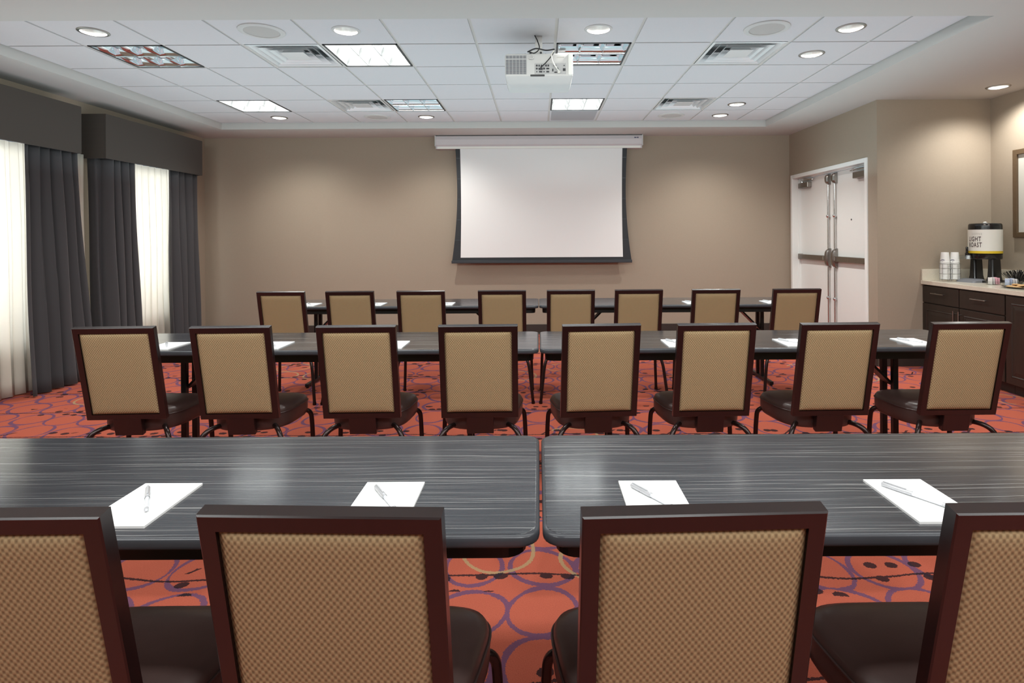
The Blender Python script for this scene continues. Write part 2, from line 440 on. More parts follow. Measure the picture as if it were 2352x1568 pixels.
# doors
def door(name, y0, y1, seam_low):
    """seam_low: the leaf meets its partner at y0 (True) or at y1"""
    d = struct(MB().box(XD, XD + 0.045, y0 + .003, y1 - .003, 0.006, DZ - 0.014, 0.002).build(name, 'white_paint'))
    sg = 1 if seam_low else -1
    ye = y0 if seam_low else y1            # seam edge
    yo = y1 if seam_low else y0            # hinge edge
    yr = ye + sg * 0.078
    # vertical rod with latch cases
    e = MB().cyl((XD - .022, yr, 1.18), (XD - .022, yr, 1.97), .009, seg=12)
    e.cyl((XD - .022, yr, 0.05), (XD - .022, yr, 0.96), .009, seg=12)
    rod = e.build('vertical_rod', 'chrome', d, True)
    for z in (1.585, 0.585):
        g = MB().lathe([(0.0, -.02), (.016, -.016), (.022, 0), (.016, .016), (0.0, .02)], (XD - .024, yr, z), 16)
        g.box(XD - .015, XD, yr - .014, yr + .014, z - .012, z + .012, .003); g.build('rod_guide', 'chrome', rod, True)
    def shell(z0, z1, w, dp, name_, m):
        L = []
        n = 10
        for k in range(n + 1):
            u = k / n; z = z0 + (z1 - z0) * u
            q = (1 - abs(2 * u - 1) ** 3.0) ** 0.5 if 0 < u < 1 else 0
            dd = max(.004, dp * q); pts = []
            for x_, y_ in ((XD - .001, -w), (XD - dd * .75, -w), (XD - dd, -w * .55), (XD - dd, w * .55), (XD - dd * .75, w), (XD - .001, w)):
                pts.append((x_, yr + y_, z))
            L.append(pts)
        return MB().loft(L).build(name_, m, d, True)
    shell(1.975, 2.105, .032, .055, 'top_latch', 'steel')
    cs = shell(0.955, 1.19, .034, .062, 'latch_case', 'steel')
    # exit bar
    b0, b1 = sorted((yr + sg * .03, yo - sg * .035))
    bar = MB().box(XD - .05, XD - .022, b0, b1, 1.035, 1.10, .006).build('panic_bar', 'steel', d)
    MB().box(XD - .055, XD, min(yo - sg * .035, yo - sg * .075), max(yo - sg * .035, yo - sg * .075), 1.03, 1.105, .005).build('end_cap', 'steel', bar)
    MB().box(XD - .058, XD - .048, min(yr + sg * .045, yr + sg * .075), max(yr + sg * .045, yr + sg * .075), 1.045, 1.09, .003).build('release_plate', 'chrome', bar)
    # closer
    c0, c1 = sorted((yo - sg * .06, yo - sg * .33))
    cl = MB().box(XD - .06, XD, c0, c1, 1.985, 2.055, .006).build('door_closer', 'steel', d)
    ya = (yo - sg * .12)
    a = MB().cyl((XD - .03, ya, 2.055), (XD - .03, ya, 2.085), .014)
    a.box(XD - .04, XD - .02, min(ya, ya - sg * .3), max(ya, ya - sg * .3), 2.075, 2.087, .002)
    a.tube([(XD - .03, ya - sg * .29, 2.085), (XD - .07, ya - sg * .14, 2.095), (XD - .03, ya + sg * .02, 2.105)], .008, 8)
    a.build('closer_arm', 'chrome', cl)
    return d
dl = door('door_1', 7.045, DY1, True)
dr = door('door_2', DY0, 7.045, False)
MB().lathe([(.009, 0), (.009, .004), (.004, .005)], (0, 0, 0), 14, True, True).build('peephole', 'port_dark', dr)
ph = kids(dr)[-1]; ph.matrix_local = Matrix.Translation((XD - .001, 6.63, 1.53)) @ Matrix.Rotation(-PI / 2, 4, 'Y')

# ------------------------------------------------------------------ ceiling
DOWN = [(-6, -1), (-3, -1), (0, -1), (3, -1), (3, 0), (3, 3), (-6, 4), (-3, 4), (3, 4)]
TROFF = {(-6, 0): 0, (-3, 0): 1, (0, 0): 0, (-6, 3): 1, (-3, 3): 0, (0, 3): 1}
VENT = [(-4, 0), (2, 0), (-4, 3), (2, 3)]
SPK = [(-4, -1), (2, -1), (-4, 4), (2, 4)]
GREY = [(0, 4)]
def cell(k, j):
    x0, y0 = GX + k * CW, GY + j * CD
    return max(x0, TX0), min(x0 + CW, TX1), max(y0, TY0), min(y0 + CD, TY1)
def ccen(k, j): return GX + (k + .5) * CW, GY + (j + .5) * CD
TB = TRAY_Z - 0.008
def ringcell(b, x0, x1, y0, y1, cx, cy, r, z, n=32):
    inn, out = [], []
    for q in range(n):
        a = 2 * PI * (q + .5) / n; ca, sa = math.cos(a), math.sin(a)
        inn.append(b.bm.verts.new((cx + r * ca, cy + r * sa, z)))
        tx = ((x1 - cx) / ca if ca > 0 else (x0 - cx) / ca) if abs(ca) > 1e-6 else 1e9
        ty = ((y1 - cy) / sa if sa > 0 else (y0 - cy) / sa) if abs(sa) > 1e-6 else 1e9
        tt = min(tx, ty); out.append(b.bm.verts.new((cx + tt * ca, cy + tt * sa, z)))
    for q in range(n):
        b.bm.faces.new((inn[q], out[q], out[(q + 1) % n], inn[(q + 1) % n]))
    # corners
    for px, py in ((x1, y1), (x0, y1), (x0, y0), (x1, y0)):
        a = math.atan2(py - cy, px - cx) % (2 * PI)
        q = int((a / (2 * PI) * n - .5) // 1) % n
        cv = b.bm.verts.new((px, py, z))
        b.bm.faces.new((out[q], cv, out[(q + 1) % n]))
b = MB(); g = MB()
for k in range(-8, 6):
    for j in range(-2, 6):
        x0, x1, y0, y1 = cell(k, j)
        if x1 - x0 < 0.02 or y1 - y0 < 0.02 or (k, j) in TROFF or (k, j) in VENT or (k, j) in GREY: continue
        e = 0.011; X0, X1, Y0, Y1 = x0 + e, x1 - e, y0 + e, y1 - e
        if (k, j) in DOWN:
            cx, cy = ccen(k, j); ringcell(b, X0, X1, Y0, Y1, cx, cy, 0.082, TB)
        else:
            b.quad((X0, Y0, TB), (X0, Y1, TB), (X1, Y1, TB), (X1, Y0, TB))
        for p, q in (((X0, Y0), (X1, Y0)), ((X1, Y0), (X1, Y1)), ((X1, Y1), (X0, Y1)), ((X0, Y1), (X0, Y0))):
            b.quad((p[0], p[1], TB), (q[0], q[1], TB), (q[0], q[1], TRAY_Z + .01), (p[0], p[1], TRAY_Z + .01))
ceil = struct(b.build('ceiling', 'tile'))
for k in range(-6, 6):
    x = GX + k * CW
    if TX0 < x < TX1: g.box(x - .0125, x + .0125, TY0, TY1, TRAY_Z, TRAY_Z + .02)
for j in range(-1, 6):
    y = GY + j * CD
    if TY0 < y < TY1: g.box(TX0, TX1, y - .0125, y + .0125, TRAY_Z + .0003, TRAY_Z + .0203)
for q in ((TX0, TX0 + .02, TY0, TY1), (TX1 - .02, TX1, TY0, TY1), (TX0, TX1, TY0, TY0 + .02), (TX0, TX1, TY1 - .02, TY1)):
    g.box(*q, TRAY_Z - .003, TRAY_Z + .02)
struct(g.build('grid_bar', 'grid', ceil))
k, j = GREY[0]; x0, x1, y0, y1 = cell(k, j)
struct(MB().box(x0 + .03, x1 - .03, y0 + .02, y1 - .06, TB - .004, TB + .01, .002).build('access_panel', 'grey_panel', ceil))
MB().box(x0 + .011, x1 - .011, y0 + .011, y1 - .011, TB + .002, TB + .012).build('panel_surround', 'tile', ceil)
# soffit ring with a hole for one downlight
SDX, SDY = 4.345, 5.46
b = MB(); Z = SOFFIT_Z
def dq(x0, x1, y0, y1): b.quad((x0, y0, Z), (x0, y1, Z), (x1, y1, Z), (x1, y0, Z))
dq(XL, XRR, YF, TY0); dq(XL, XRR, TY1, YB); dq(XL, TX0, TY0, TY1)
xs = [TX1, SDX - .2, SDX + .2, XRR]; yq = [TY0, SDY - .2, SDY + .2, TY1]
for a in range(3):
    for c_ in range(3):
        if a == 1 and c_ == 1: ringcell(b, xs[1], xs[2], yq[1], yq[2], SDX, SDY, .075, Z)
        else: dq(xs[a], xs[a + 1], yq[c_], yq[c_ + 1])
for p, q in (((TX0, TY0), (TX1, TY0)), ((TX1, TY0), (TX1, TY1)), ((TX1, TY1), (TX0, TY1)), ((TX0, TY1), (TX0, TY0))):
    b.quad((p[0], p[1], Z), (q[0], q[1], Z), (q[0], q[1], TRAY_Z + .02), (p[0], p[1], TRAY_Z + .02))
struct(b.build('soffit', 'soffit', ceil, recalc=False))
struct(MB().box(XL - .2, XRR + .2, YF - .1, YB + .1, 3.1, 3.15).build('slab', 'soffit', ceil))

# ------------------------------------------------------------------ lamps helper
def light(name, typ, loc, energy, col=(1, 1, 1), rot=(0, 0, 0), **kw):
    L = bpy.data.lights.new(name, typ); L.energy = energy; L.color = col
    for k_, v_ in kw.items(): setattr(L, k_, v_)
    o = bpy.data.objects.new(name, L); COL.objects.link(o); o.location = loc; o.rotation_euler = rot
    return o
WARM = (.985, 0.98, 0.935); COOLW = (.93, .99, 1.0)

# ------------------------------------------------------------------ recessed troffers
def troffer(k, j, on, label):
    x0, x1, y0, y1 = cell(k, j); cx, cy = (x0 + x1) / 2, (y0 + y1) / 2
    r = empty('ceiling_light', label, 'ceiling light', (cx, cy, TRAY_Z), 0, 'square recessed ceiling lights')
    hw, hd = CW / 2 - .013, CD / 2 - .013
    b = MB()
    for q in ((-hw, -hw + .014, -hd, hd), (hw - .014, hw, -hd, hd), (-hw, hw, -hd, -hd + .014), (-hw, hw, hd - .014, hd)):
        b.box(*q, -.006, .012)
    b.build('frame', 'dark_line', r)  # dark strip painted in for the shadow gap round the fixture
    iw, id_ = hw - .014, hd - .014
    b = MB()
    b.quad((-iw, -id_, .13), (iw, -id_, .13), (iw, id_, .13), (-iw, id_, .13))
    for p, q in (((-iw, -id_), (iw, -id_)), ((iw, -id_), (iw, id_)), ((iw, id_), (-iw, id_)), ((-iw, id_), (-iw, -id_))):
        b.quad((p[0], p[1], -.004), (q[0], q[1], -.004), (q[0], q[1], .13), (p[0], p[1], .13))
    b.build('housing', 'white_plastic' if on else 'louver', r)
    # parabolic louver: concave blades, 3 x 2 cells
    prof = [(.002, -.004), (.004, .012), (.011, .03), (.024, .05), (.030, .056)]
    def blade(b, p0, p1, axis):
        L = []
        for t_ in (p0, p1):
            pts = [(a, z) for a, z in prof] + [(-a, z) for a, z in reversed(prof)]
            L.append([((t_, c0 + a, z) if axis == 'x' else (c0 + a, t_, z)) for a, z in pts])
        b.loft(L)
    b = MB()
    for q in (-2 / 3, 0, 2 / 3):
        pass
    for c0 in (-iw / 3, iw / 3): blade(b, -id_, id_, 'y')
    for c0 in (0.0,): blade(b, -iw, iw, 'x')
    for c0, hf in ((-iw, 1), (iw, -1)):
        L = [[(c0 + hf * a, t_, z) for a, z in ([(0, -.004)] + prof + [(0, .056)])] for t_ in (-id_, id_)]; b.loft(L)
    for c0, hf in ((-id_, 1), (id_, -1)):
        L = [[(t_, c0 + hf * a, z) for a, z in ([(0, -.004)] + prof + [(0, .056)])] for t_ in (-iw, iw)]; b.loft(L)
    b.build('louver', 'louver_lit' if on else 'louver', r, True, 0.9)
    for s in (-1, 1):
        MB().cyl((-iw + .02, s * id_ / 2, .085), (iw - .02, s * id_ / 2, .085), .02, seg=14).build('lamp_tube', 'lamp_on' if on else 'tube_off', r, True)
    if on:
        light('troffer_lamp', 'AREA', (cx, cy, TRAY_Z + .066), 13, COOLW, shape='RECTANGLE', size=2 * iw, size_y=2 * id_)
M['louver_lit'] = pmat('louver_lit', rgb(172, 172, 171), 0.45, 0.0)  # pale matte blades, lamp glow put into their colour
TL = {(-6, 0): 'unlit square louvered ceiling light, nearest to the window side', (-3, 0): 'glowing square louvered ceiling light in the near row left of the projector',
      (0, 0): 'unlit square louvered ceiling light just behind the projector', (-6, 3): 'glowing square louvered ceiling light in the far row towards the curtains',
      (-3, 3): 'unlit square louvered ceiling light in the far row beside an air vent', (0, 3): 'glowing square louvered ceiling light above the screen next to grey access panel'}
for (k, j), on in TROFF.items(): troffer(k, j, on, TL[(k, j)])

# ------------------------------------------------------------------ downlights
def downlight(x, y, z, label, trim, energy, spot=2.5):
    r = empty('downlight', label, 'downlight', (x, y, z), 0, 'round recessed downlights')
    MB().lathe([(.080, .0), (.080, -.006), (.090, -.007), (.098, -.003), (.099, .001)], (0, 0, 0), 36).build('trim_ring', trim, r, True)
    MB().lathe([(.080, -.005), (.076, .03), (.068, .07), (.058, .10)], (0, 0, 0), 32).build('reflector', 'alzak', r, True)
    MB().lathe([(.058, .10), (.03, .102), (.0005, .102)], (0, 0, 0), 32).build('lamp', 'down_on', r, True)
    light('downlight_lamp', 'SPOT', (x, y, z + .03), energy, WARM, spot_size=spot, spot_blend=1.0, shadow_soft_size=.03)
DLAB = {(-6, -1): 'round downlight in the near tile row, closest to the window wall', (-3, -1): 'round white downlight in near tile row, in front of a glowing square light',
        (0, -1): 'round white downlight in near tile row, right of the projector', (3, -1): 'round downlight with grey ring in near tile row beside ceiling speaker, door side',
        (3, 0): 'round downlight one tile behind the nearest door side downlight', (3, 3): 'round downlight in the second last tile row, door side',
        (-6, 4): 'round downlight in the last tile row towards the curtains', (-3, 4): 'round downlight in the last tile row behind an unlit square light',
        (3, 4): 'round downlight in the last tile row, door side'}
for k, j in DOWN:
    x, y = ccen(k, j)
    far = j == 4
    downlight(x, y, TB, DLAB[(k, j)], 'white_plastic' if (k, j) in ((-3, -1), (0, -1)) else 'grey_ring' if False else 'steel', 105 if far else 66)
downlight(SDX, SDY, SOFFIT_Z, 'round downlight in the plain soffit above the coffee counter', 'steel', 85)

# ------------------------------------------------------------------ ceiling speakers, vents
SLAB = ['round ceiling speaker in near tile row, window side', 'round ceiling speaker in near tile row, door side', 'round ceiling speaker in last tile row, window side', 'round ceiling speaker in last tile row, door side']
for (k, j), lb in zip(SPK, SLAB):
    x, y = ccen(k, j)
    r = empty('ceiling_speaker', lb, 'speaker', (x, y, TB), 0, 'round ceiling speakers')
    MB().lathe([(.118, -.004), (.121, -.010), (.140, -.011), (.156, -.006), (.158, .0)], (0, 0, 0), 48).build('ring', 'white_plastic', r, True)
    MB().lathe([(.119, -.005), (.08, -.008), (.0005, -.009)], (0, 0, 0), 48).build('grille', 'speaker', r, True)
VLAB = ['square stepped air vent in near row beside a glowing square light', 'square stepped air vent in near row, door side', 'square stepped air vent in far row beside unlit square light', 'square stepped air vent in far row, door side']
def sq(h, z): return [(-h, -h, z), (h, -h, z), (h, h, z), (-h, h, z)]
for (k, j), lb in zip(VENT, VLAB):
    x, y = ccen(k, j)
    r = empty('ceiling_vent', lb, 'air vent', (x, y, TRAY_Z), 0, 'square ceiling air vents')
    b = MB().loft([sq(.283, -.004), sq(.262, -.006)], False, False)
    b.loft([sq(.262, -.006), sq(.235, .03), sq(.215, .055)], False, False); b.build('flange', 'vent', r)
    for h in (.215, .155):
        MB().loft([sq(h, -.004), sq(h - .018, .008), sq(h - .05, .05), sq(h - .06, .058)], False, False).build('cone', 'vent', r)
    MB().loft([sq(.095, -.003), sq(.08, .008), sq(.05, .05)], True, False).build('core', 'vent', r)
    MB().loft([sq(.29, .0), sq(.29, .12)], False, True).build('neck', 'neck', r)

# ------------------------------------------------------------------ projector on ceiling mount
PX, PY = 0.012, 4.22
r = empty('ceiling_mount', 'white pole and bracket fixed to the ceiling tiles holding the projector', 'mount', (PX, PY, TB))
MB().box(-.026, .026, .01, .062, -.125, 0, .004).build('pole', 'white_plastic', r)
MB().box(-.075, .03, -.02, .07, -.158, -.118, .006).build('bracket', 'white_plastic', r)
b = MB().box(-.16, .16, -.035, -.005, -.178, -.160, .003).box(-.16, -.11, -.11, .06, -.180, -.168, .003).box(.10, .16, -.11, .06, -.180, -.168, .003)
b.box(-.012, .012, -.01, .03, -.17, -.15)
b.build('arm', 'white_plastic', r)
b = MB()
for x_, z_ in ((-.098, -.150), (.05, -.150), (-.06, -.136), (.015, -.136)): b.cyl((x_, -.03, z_), (x_, -.018, z_), .008, seg=10)
b.build('bolt', 'port_dark', r, True)
PT = TB - .180                                # top of projector
r = empty('ceiling_projector', 'white projector hung upside down under the ceiling, sockets facing the chairs', 'projector', (PX, PY, PT))
yn = -.16                                     # socket face
def prj(z, inx, iny0, iny1, rr): return [(px_, py_, z) for px_, py_ in rrect(-.24 + inx, .24 - inx, yn + iny0, .19 - iny1, rr)]
b = MB().loft([prj(-.205, .035, .10, .05, .02), prj(-.196, .015, .05, .03, .02), prj(-.160, .003, .0, .004, .012), prj(-.02, 0, 0, 0, .012), prj(-.006, .006, .006, .006, .012), prj(0, .016, .016, .016, .012)])
b.build('body', 'white_plastic', r, True, 0.5)
b = MB().box(-.235, -.085, yn - .003, yn + .01, -.150, -.012, .002); vg = b.build('vent_grille', 'port_panel', r)
b = MB()
for zz in [-.02 - .0068 * q for q in range(3)] + [-.048 - .0068 * q for q in range(15)]:
    for cx0 in range(6):
        xa = -.231 + cx0 * .0242
        b.box(xa, xa + .0205, yn - .0045, yn - .001, zz - .0042, zz)
b.build('slot', 'slot_grey', vg)
pp = MB().box(-.03, .19, yn - .004, yn + .01, -.148, -.072, .003).build('socket_panel', 'port_panel', r)
def disc(b, x, z, rad, dep=.006): b.cyl((x, yn - .004, z), (x, yn - .004 - dep, z), rad, seg=14)
b = MB()
for x_, z_, q in ((-.015, -.09, .0065), (-.015, -.111, .0065), (.036, -.111, .0065), (.036, -.133, .004), (-.015, -.133, .004), (.13, -.111, .006), (.105, -.09, .004), (.118, -.09, .004)): disc(b, x_, z_, q)
for x_, z_, w_, h_ in ((.012, -.113, .014, .007), (.012, -.133, .011, .005), (.062, -.111, .010, .005), (.062, -.133, .010, .005), (.097, -.122, .004, .009), (.117, -.137, .009, .004), (.177, -.119, .009, .009), (.177, -.09, .004, .003), (.05, -.09, .005, .006), (.066, -.09, .005, .006), (.002, -.09, .004, .006), (.018, -.09, .004, .006)):
    b.box(x_ - w_, x_ + w_, yn - .008, yn - .003, z_ - h_, z_ + h_)
b.build('socket', 'port_dark', pp, True)
MB().box(-.06, .04, yn - .004, yn + .01, -.163, -.151, .002).build('release_latch', 'dark_line', r)
MB().box(.205, .238, yn - .012, yn + .02, -.156, -.004, .008).build('side_cover', 'label_white', r)
MB().box(.125, .178, yn - .003, yn + .01, -.036, -.028).build('name_plate', 'grid', r)
MB().tube([(-.065, yn - .004, -.018), (-.07, yn - .012, -.04), (-.05, yn - .014, -.046), (-.04, yn - .012, -.04), (-.045, yn - .004, -.018)], .004, 8).build('lock_loop', 'white_plastic', r, True)
MB().lathe([(.035, 0), (.035, .02), (.03, .022), (.0005, .018)], (0, 0, 0), 20).build('lens', 'port_dark', r, True)
kids(r)[-1].matrix_local = Matrix.Translation((.1, .185, -.09)) @ Matrix.Rotation(-PI / 2, 4, 'X')
def spline(pts, n=8):
    P_ = [Vector(p) for p in pts]; P_ = [2 * P_[0] - P_[1]] + P_ + [2 * P_[-1] - P_[-2]]; out = []
    for i in range(1, len(P_) - 2):
        for q in range(n):
            u = q / n; a, b_, c_, d_ = P_[i - 1:i + 3]
            out.append(0.5 * ((2 * b_) + (-a + c_) * u + (2 * a - 5 * b_ + 4 * c_ - d_) * u * u + (-a + 3 * b_ - 3 * c_ + d_) * u ** 3))
    return out + [P_[-2]]
def W3(x, y, z): return (PX + x, PY + y, PT + z)
e = MB().tube(spline([W3(-.028, .0, .178), W3(-.008, -.02, .13), W3(.004, -.045, .07), W3(-.03, -.06, .032), W3(-.075, yn - .01, .008)]), .004, 8)
e.tube(spline([W3(-.08, yn - .012, .004), W3(-.02, yn - .015, .026), W3(.05, yn - .015, .014), W3(.11, yn - .012, .022)]), .005, 8)
e.tube(spline([W3(.11, yn - .012, .022), W3(.095, yn - .028, -.02), W3(.05, yn - .03, -.075), W3(.012, yn - .012, -.104)]), .0038, 8)
tag(e.build('video_cable', 'cable_black', None, True), 'black cable running down the mount pole into the projector socket', 'cable')
e = MB().tube(spline([W3(.105, yn - .02, .01), W3(.088, yn - .03, -.03), W3(.10, yn - .03, -.08), W3(.14, yn - .018, -.135)]), .0045, 8)
e.cyl(W3(.14, yn - .004, -.137), W3(.14, yn - .02, -.137), .010)
tag(e.build('power_cable', 'cable_white', None, True), 'pale looping cable plugged into lower right of the projector sockets', 'cable')

# ------------------------------------------------------------------ projection screen
r = empty('hanging_screen', 'white pull-down projection screen with black tensioned borders on the back wall', 'screen', (0.017, YB - .002, 1.0))
SX = 1.405; Yc = YB
def prof_case(x): # housing cross-section (y, z) in world
    return [(x, 0, 1.735), (x, -.13, 1.735), (x, -.150, 1.725), (x, -.158, 1.68), (x, -.152, 1.61), (x, -.138, 1.590), (x, -.138, 1.556), (x, 0, 1.556)]
cs = MB().loft([prof_case(-SX), prof_case(SX)]).build('housing', 'case', r)
MB().box(-SX - .012, -SX + .002, -.162, 0, 1.59, 1.737, .004).box(SX - .002, SX + .012, -.162, 0, 1.59, 1.737, .004).build('end_cap', 'white_plastic', cs)
b = MB()
for q, (w_, h_) in enumerate(((.012, .016), (.008, .010), (.008, .010), (.012, .016))):
    b.box(1.30 + q * .014, 1.30 + q * .014 + w_, -.161, -.155, 1.695 - h_ / 2, 1.695 + h_ / 2)
b.build('badge', 'navy', cs)
MB().box(-1.385, 1.385, -.1405, -.134, 1.556, 1.588, .002).build('front_lip', 'label_white', cs)
ys_ = -.125
def edge(z):                       # tab-tensioned outer border half width
    u = (z - .03) / 1.53
    return 1.15 + .075 * max(0, (0.62 - u) / .62) ** 1.9 + .022 * max(0, (u - .62) / .38) ** 1.6
rows = [.03 + 1.54 * q / 24 for q in range(25)]
MB().sheet([[(-edge(z), ys_ + .004, z), (-.6, ys_ + .004, z), (.6, ys_ + .004, z), (edge(z), ys_ + .004, z)] for z in rows]).build('border', 'screen_black', r)
def inner(z):
    u = (z - .073) / 1.5; return 1.098 + .010 * abs(2 * u - 1) ** 2
rows2 = [.073 + 1.497 * q / 20 for q in range(21)]
MB().sheet([[(-inner(z), ys_, z), (-.5, ys_, z), (.5, ys_, z), (inner(z), ys_, z)] for z in rows2]).build('projection_fabric', 'screen', r)
MB().box(-1.232, 1.232, ys_ - .014, ys_ + .014, -.006, .034, .005).build('bottom_bar', 'charcoal', r)
b = MB()
for z in (.31, .59, .87, 1.15, 1.43):
    for s in (-1, 1): b.box(min(s * inner(z), s * (edge(z) - .006)), max(s * inner(z), s * (edge(z) - .006)), ys_ - .001, ys_ + .003, z - .006, z + .006)
b.build('tension_tab', 'charcoal', r)
for o_ in kids(r)[1:]: o_.location.x = .032

# ------------------------------------------------------------------ cornices, drapes, sheers
XC = -4.363
def cornice(y0, y1, label):
    r = empty('cornice', label, 'cornice', (XL, (y0 + y1) / 2, 2.17), 0, 'fabric cornices over the windows')
    d = XC - XL; h = .45; hw = (y1 - y0) / 2
    MB().box(d - .02, d, -hw, hw, 0, h, .004).build('face_board', 'cornice', r)
    MB().box(0.001, d - .02, -hw, -hw + .02, 0, h, .003).build('end_board', 'cornice', r)
    MB().box(0.001, d - .02, hw - .02, hw, 0, h, .003).build('end_board', 'cornice', r)
    MB().box(0.001, d - .02, -hw + .02, hw - .02, h - .02, h - .002).build('top_board', 'cornice', r)
cornice(3.86, 5.542, 'charcoal fabric cornice box above the nearer window')
cornice(5.852, 7.536, 'charcoal fabric cornice box above the farther window, end panel showing')
def drape(name, y0, y1, folds, xm, amp, label, mat, cat, spread0=0.0, spread1=0.0, flare=.06, ph=0.0, z0=.012, z1=2.2, group=None, seed=1, wrap0=0.0):
    rg = random.Random(seed); n = folds * 14; rows = []
    jit = [rg.uniform(.75, 1.25) for _ in range(folds + 2)]; off = [rg.uniform(-.5, .5) for _ in range(folds + 2)]
    NZ = 18
    for iz in range(NZ + 1):
        u = iz / NZ; z = z0 + (z1 - z0) * (1 - u)          # u: 0 top .. 1 hem
        row = []
        for i in range(n + 1):
            s = i / n; fi = s * folds
            k_ = int(min(fi, folds - 1)); aj = jit[k_] * (1 - (fi - k_)) + jit[k_ + 1] * (fi - k_)
            oj = off[k_] * (1 - (fi - k_)) + off[k_ + 1] * (fi - k_)
            a = amp * aj * (0.75 + 0.55 * u)
            y = (y0 - spread0 * u) + s * ((y1 + spread1 * u) - (y0 - spread0 * u)) + .012 * math.sin(4 * PI * fi + ph) 
            wv_ = math.sin(2 * PI * fi + ph + oj * (0.5 + u)); wv_ = math.copysign(abs(wv_) ** .8, wv_)
            x = xm - wrap0 * max(0, 1 - 1.1 * fi) ** 2 + flare * u ** 1.4 + a * wv_ + .006 * math.sin(7 * u + 9 * s)
            row.append((x, y, z))
        rows.append(row)
    o = MB().sheet(rows).build(name, mat, None, True, 3.0)
    md = o.modifiers.new('thickness', 'SOLIDIFY'); md.thickness = .004 if mat == 'drape' else .001
    tag(o, label, cat, group)
    # hem band follows the bottom edge
    return o
drape('drape_curtain', 4.985, 5.555, 5, -4.44, .042, 'charcoal drape at far side of the nearer window, pooled near the floor', 'drape', 'curtain', .06, .09, .09, .4, group='charcoal window drapes', seed=3)
drape('drape_curtain', 5.865, 6.30, 4, -4.43, .04, 'charcoal drape on near side of the farther window', 'drape', 'curtain', .0, .03, .05, 1.2, group='charcoal window drapes', seed=5, wrap0=.17)
drape('drape_curtain', 6.945, 7.515, 4, -4.45, .038, 'charcoal drape on far side of the farther window by the room corner', 'drape', 'curtain', .02, .0, .04, 1.0, group='charcoal window drapes', seed=8)
drape('sheer_curtain', 3.88, 5.80, 15, -4.55, .016, 'white sheer curtain hanging in the nearer window', 'sheer', 'curtain', 0, 0, .045, 0, group='white sheer curtains', seed=9)
drape('sheer_curtain', 5.955, 7.50, 14, -4.55, .016, 'white sheer curtain hanging in the farther window', 'sheer', 'curtain', 0, 0, .03, 0, group='white sheer curtains', seed=11)

# ------------------------------------------------------------------ tables
TLEN = 2.51; TH = .737; TD = .61
def make_table():
    """local origin: centre of the table on the floor"""
    r = empty('folding_table', None, 'table', (0, 0, 0), 0, 'charcoal laminate tables')
    hw, hd = TLEN / 2 - .003, TD / 2
    tt = MB().loft([[(x, y, z) for x, y in rrect(-hw + i, hw - i, -hd + i, hd - i, .045 - i * .5)] for i, z in ((.007, TH - .024), (.007, TH - .0012), (.0085, TH - .0002), (.010, TH))]).build('tabletop', 'laminate', r)
    L = [[(x, y, z) for x, y in rrect(-hw + i, hw - i, -hd + i, hd - i, .045)] for i, z in ((.006, TH - .027), (.001, TH - .023), (0, TH - .018), (0, TH - .006), (.0025, TH - .0018), (.0075, TH - .0005))]
    MB().loft(L, False, False).build('edge_band', 'edge_band', tt, True, 1.2)
    ax, ay = hw - .03, hd - .055
    b = MB().loft([[(x, y, z) for x, y in rrect(-ax, ax, -ay, ay, .05)] for z in (TH - .026, TH - .075)], False, False)
    b.loft([[(x, y, z) for x, y in rrect(-ax + .02, ax - .02, -ay + .02, ay - .02, .04)] for z in (TH - .075, TH - .026)], False, False)
    o_, i_ = rrect(-ax, ax, -ay, ay, .05), rrect(-ax + .02, ax - .02, -ay + .02, ay - .02, .04)
    b.loft([[(x, y, TH - .075) for x, y in o_], [(x, y, TH - .075) for x, y in i_]], False, False)
    b.build('apron', 'black_metal', r)
    return r
def table_leg(r, x, toward):
    b = MB()
    for y in (-.052, .056): b.box(x - .015, x + .015, y - .016, y + .016, .03, TH - .03, .003)
    b.box(x - .016, x + .016, -.285, .285, .012, .04, .004).box(x - .014, x + .014, -.085, .085, .30, .325, .002)
    lg = b.build('leg_frame', 'black_metal', r)
    b = MB()
    for y in (-.285, .285): b.cyl((x, y + (.02 if y < 0 else -.02), 0), (x, y + (.02 if y < 0 else -.02), .013), .013)
    b.build('glide', 'black_plastic', lg, True)
    mtx = Matrix.Translation((x, 0, .465)) @ Matrix.Rotation(toward * PI / 4, 4, 'Y')
    MB().box(-.007, .007, -.05, .05, 0, .31, .002, 1, mtx).build('brace', 'black_metal', r)
ROWY = [1.187, 3.16, 5.18]
ROWN = ['front', 'middle', 'back']
tabs = []
tl = make_table()
table_leg(tl, -(2.09 - 1.255), 1); table_leg(tl, 1.255 - .41, -1)
for i, y in enumerate(ROWY):
    for s in (-1, 1):
        o = tl if (i == 0 and s < 0) else copy_tree(tl)
        o.location = (s * TLEN / 2 + .003, y + TD / 2, 0); o.rotation_euler = (0, 0, 0 if s < 0 else PI)
        o['label'] = 'dark grey wood-grain table in the %s row, %s of the centre seam' % (('nearest', 'middle', 'farthest')[i], 'window side' if s < 0 else 'door side')
        tabs.append(o)

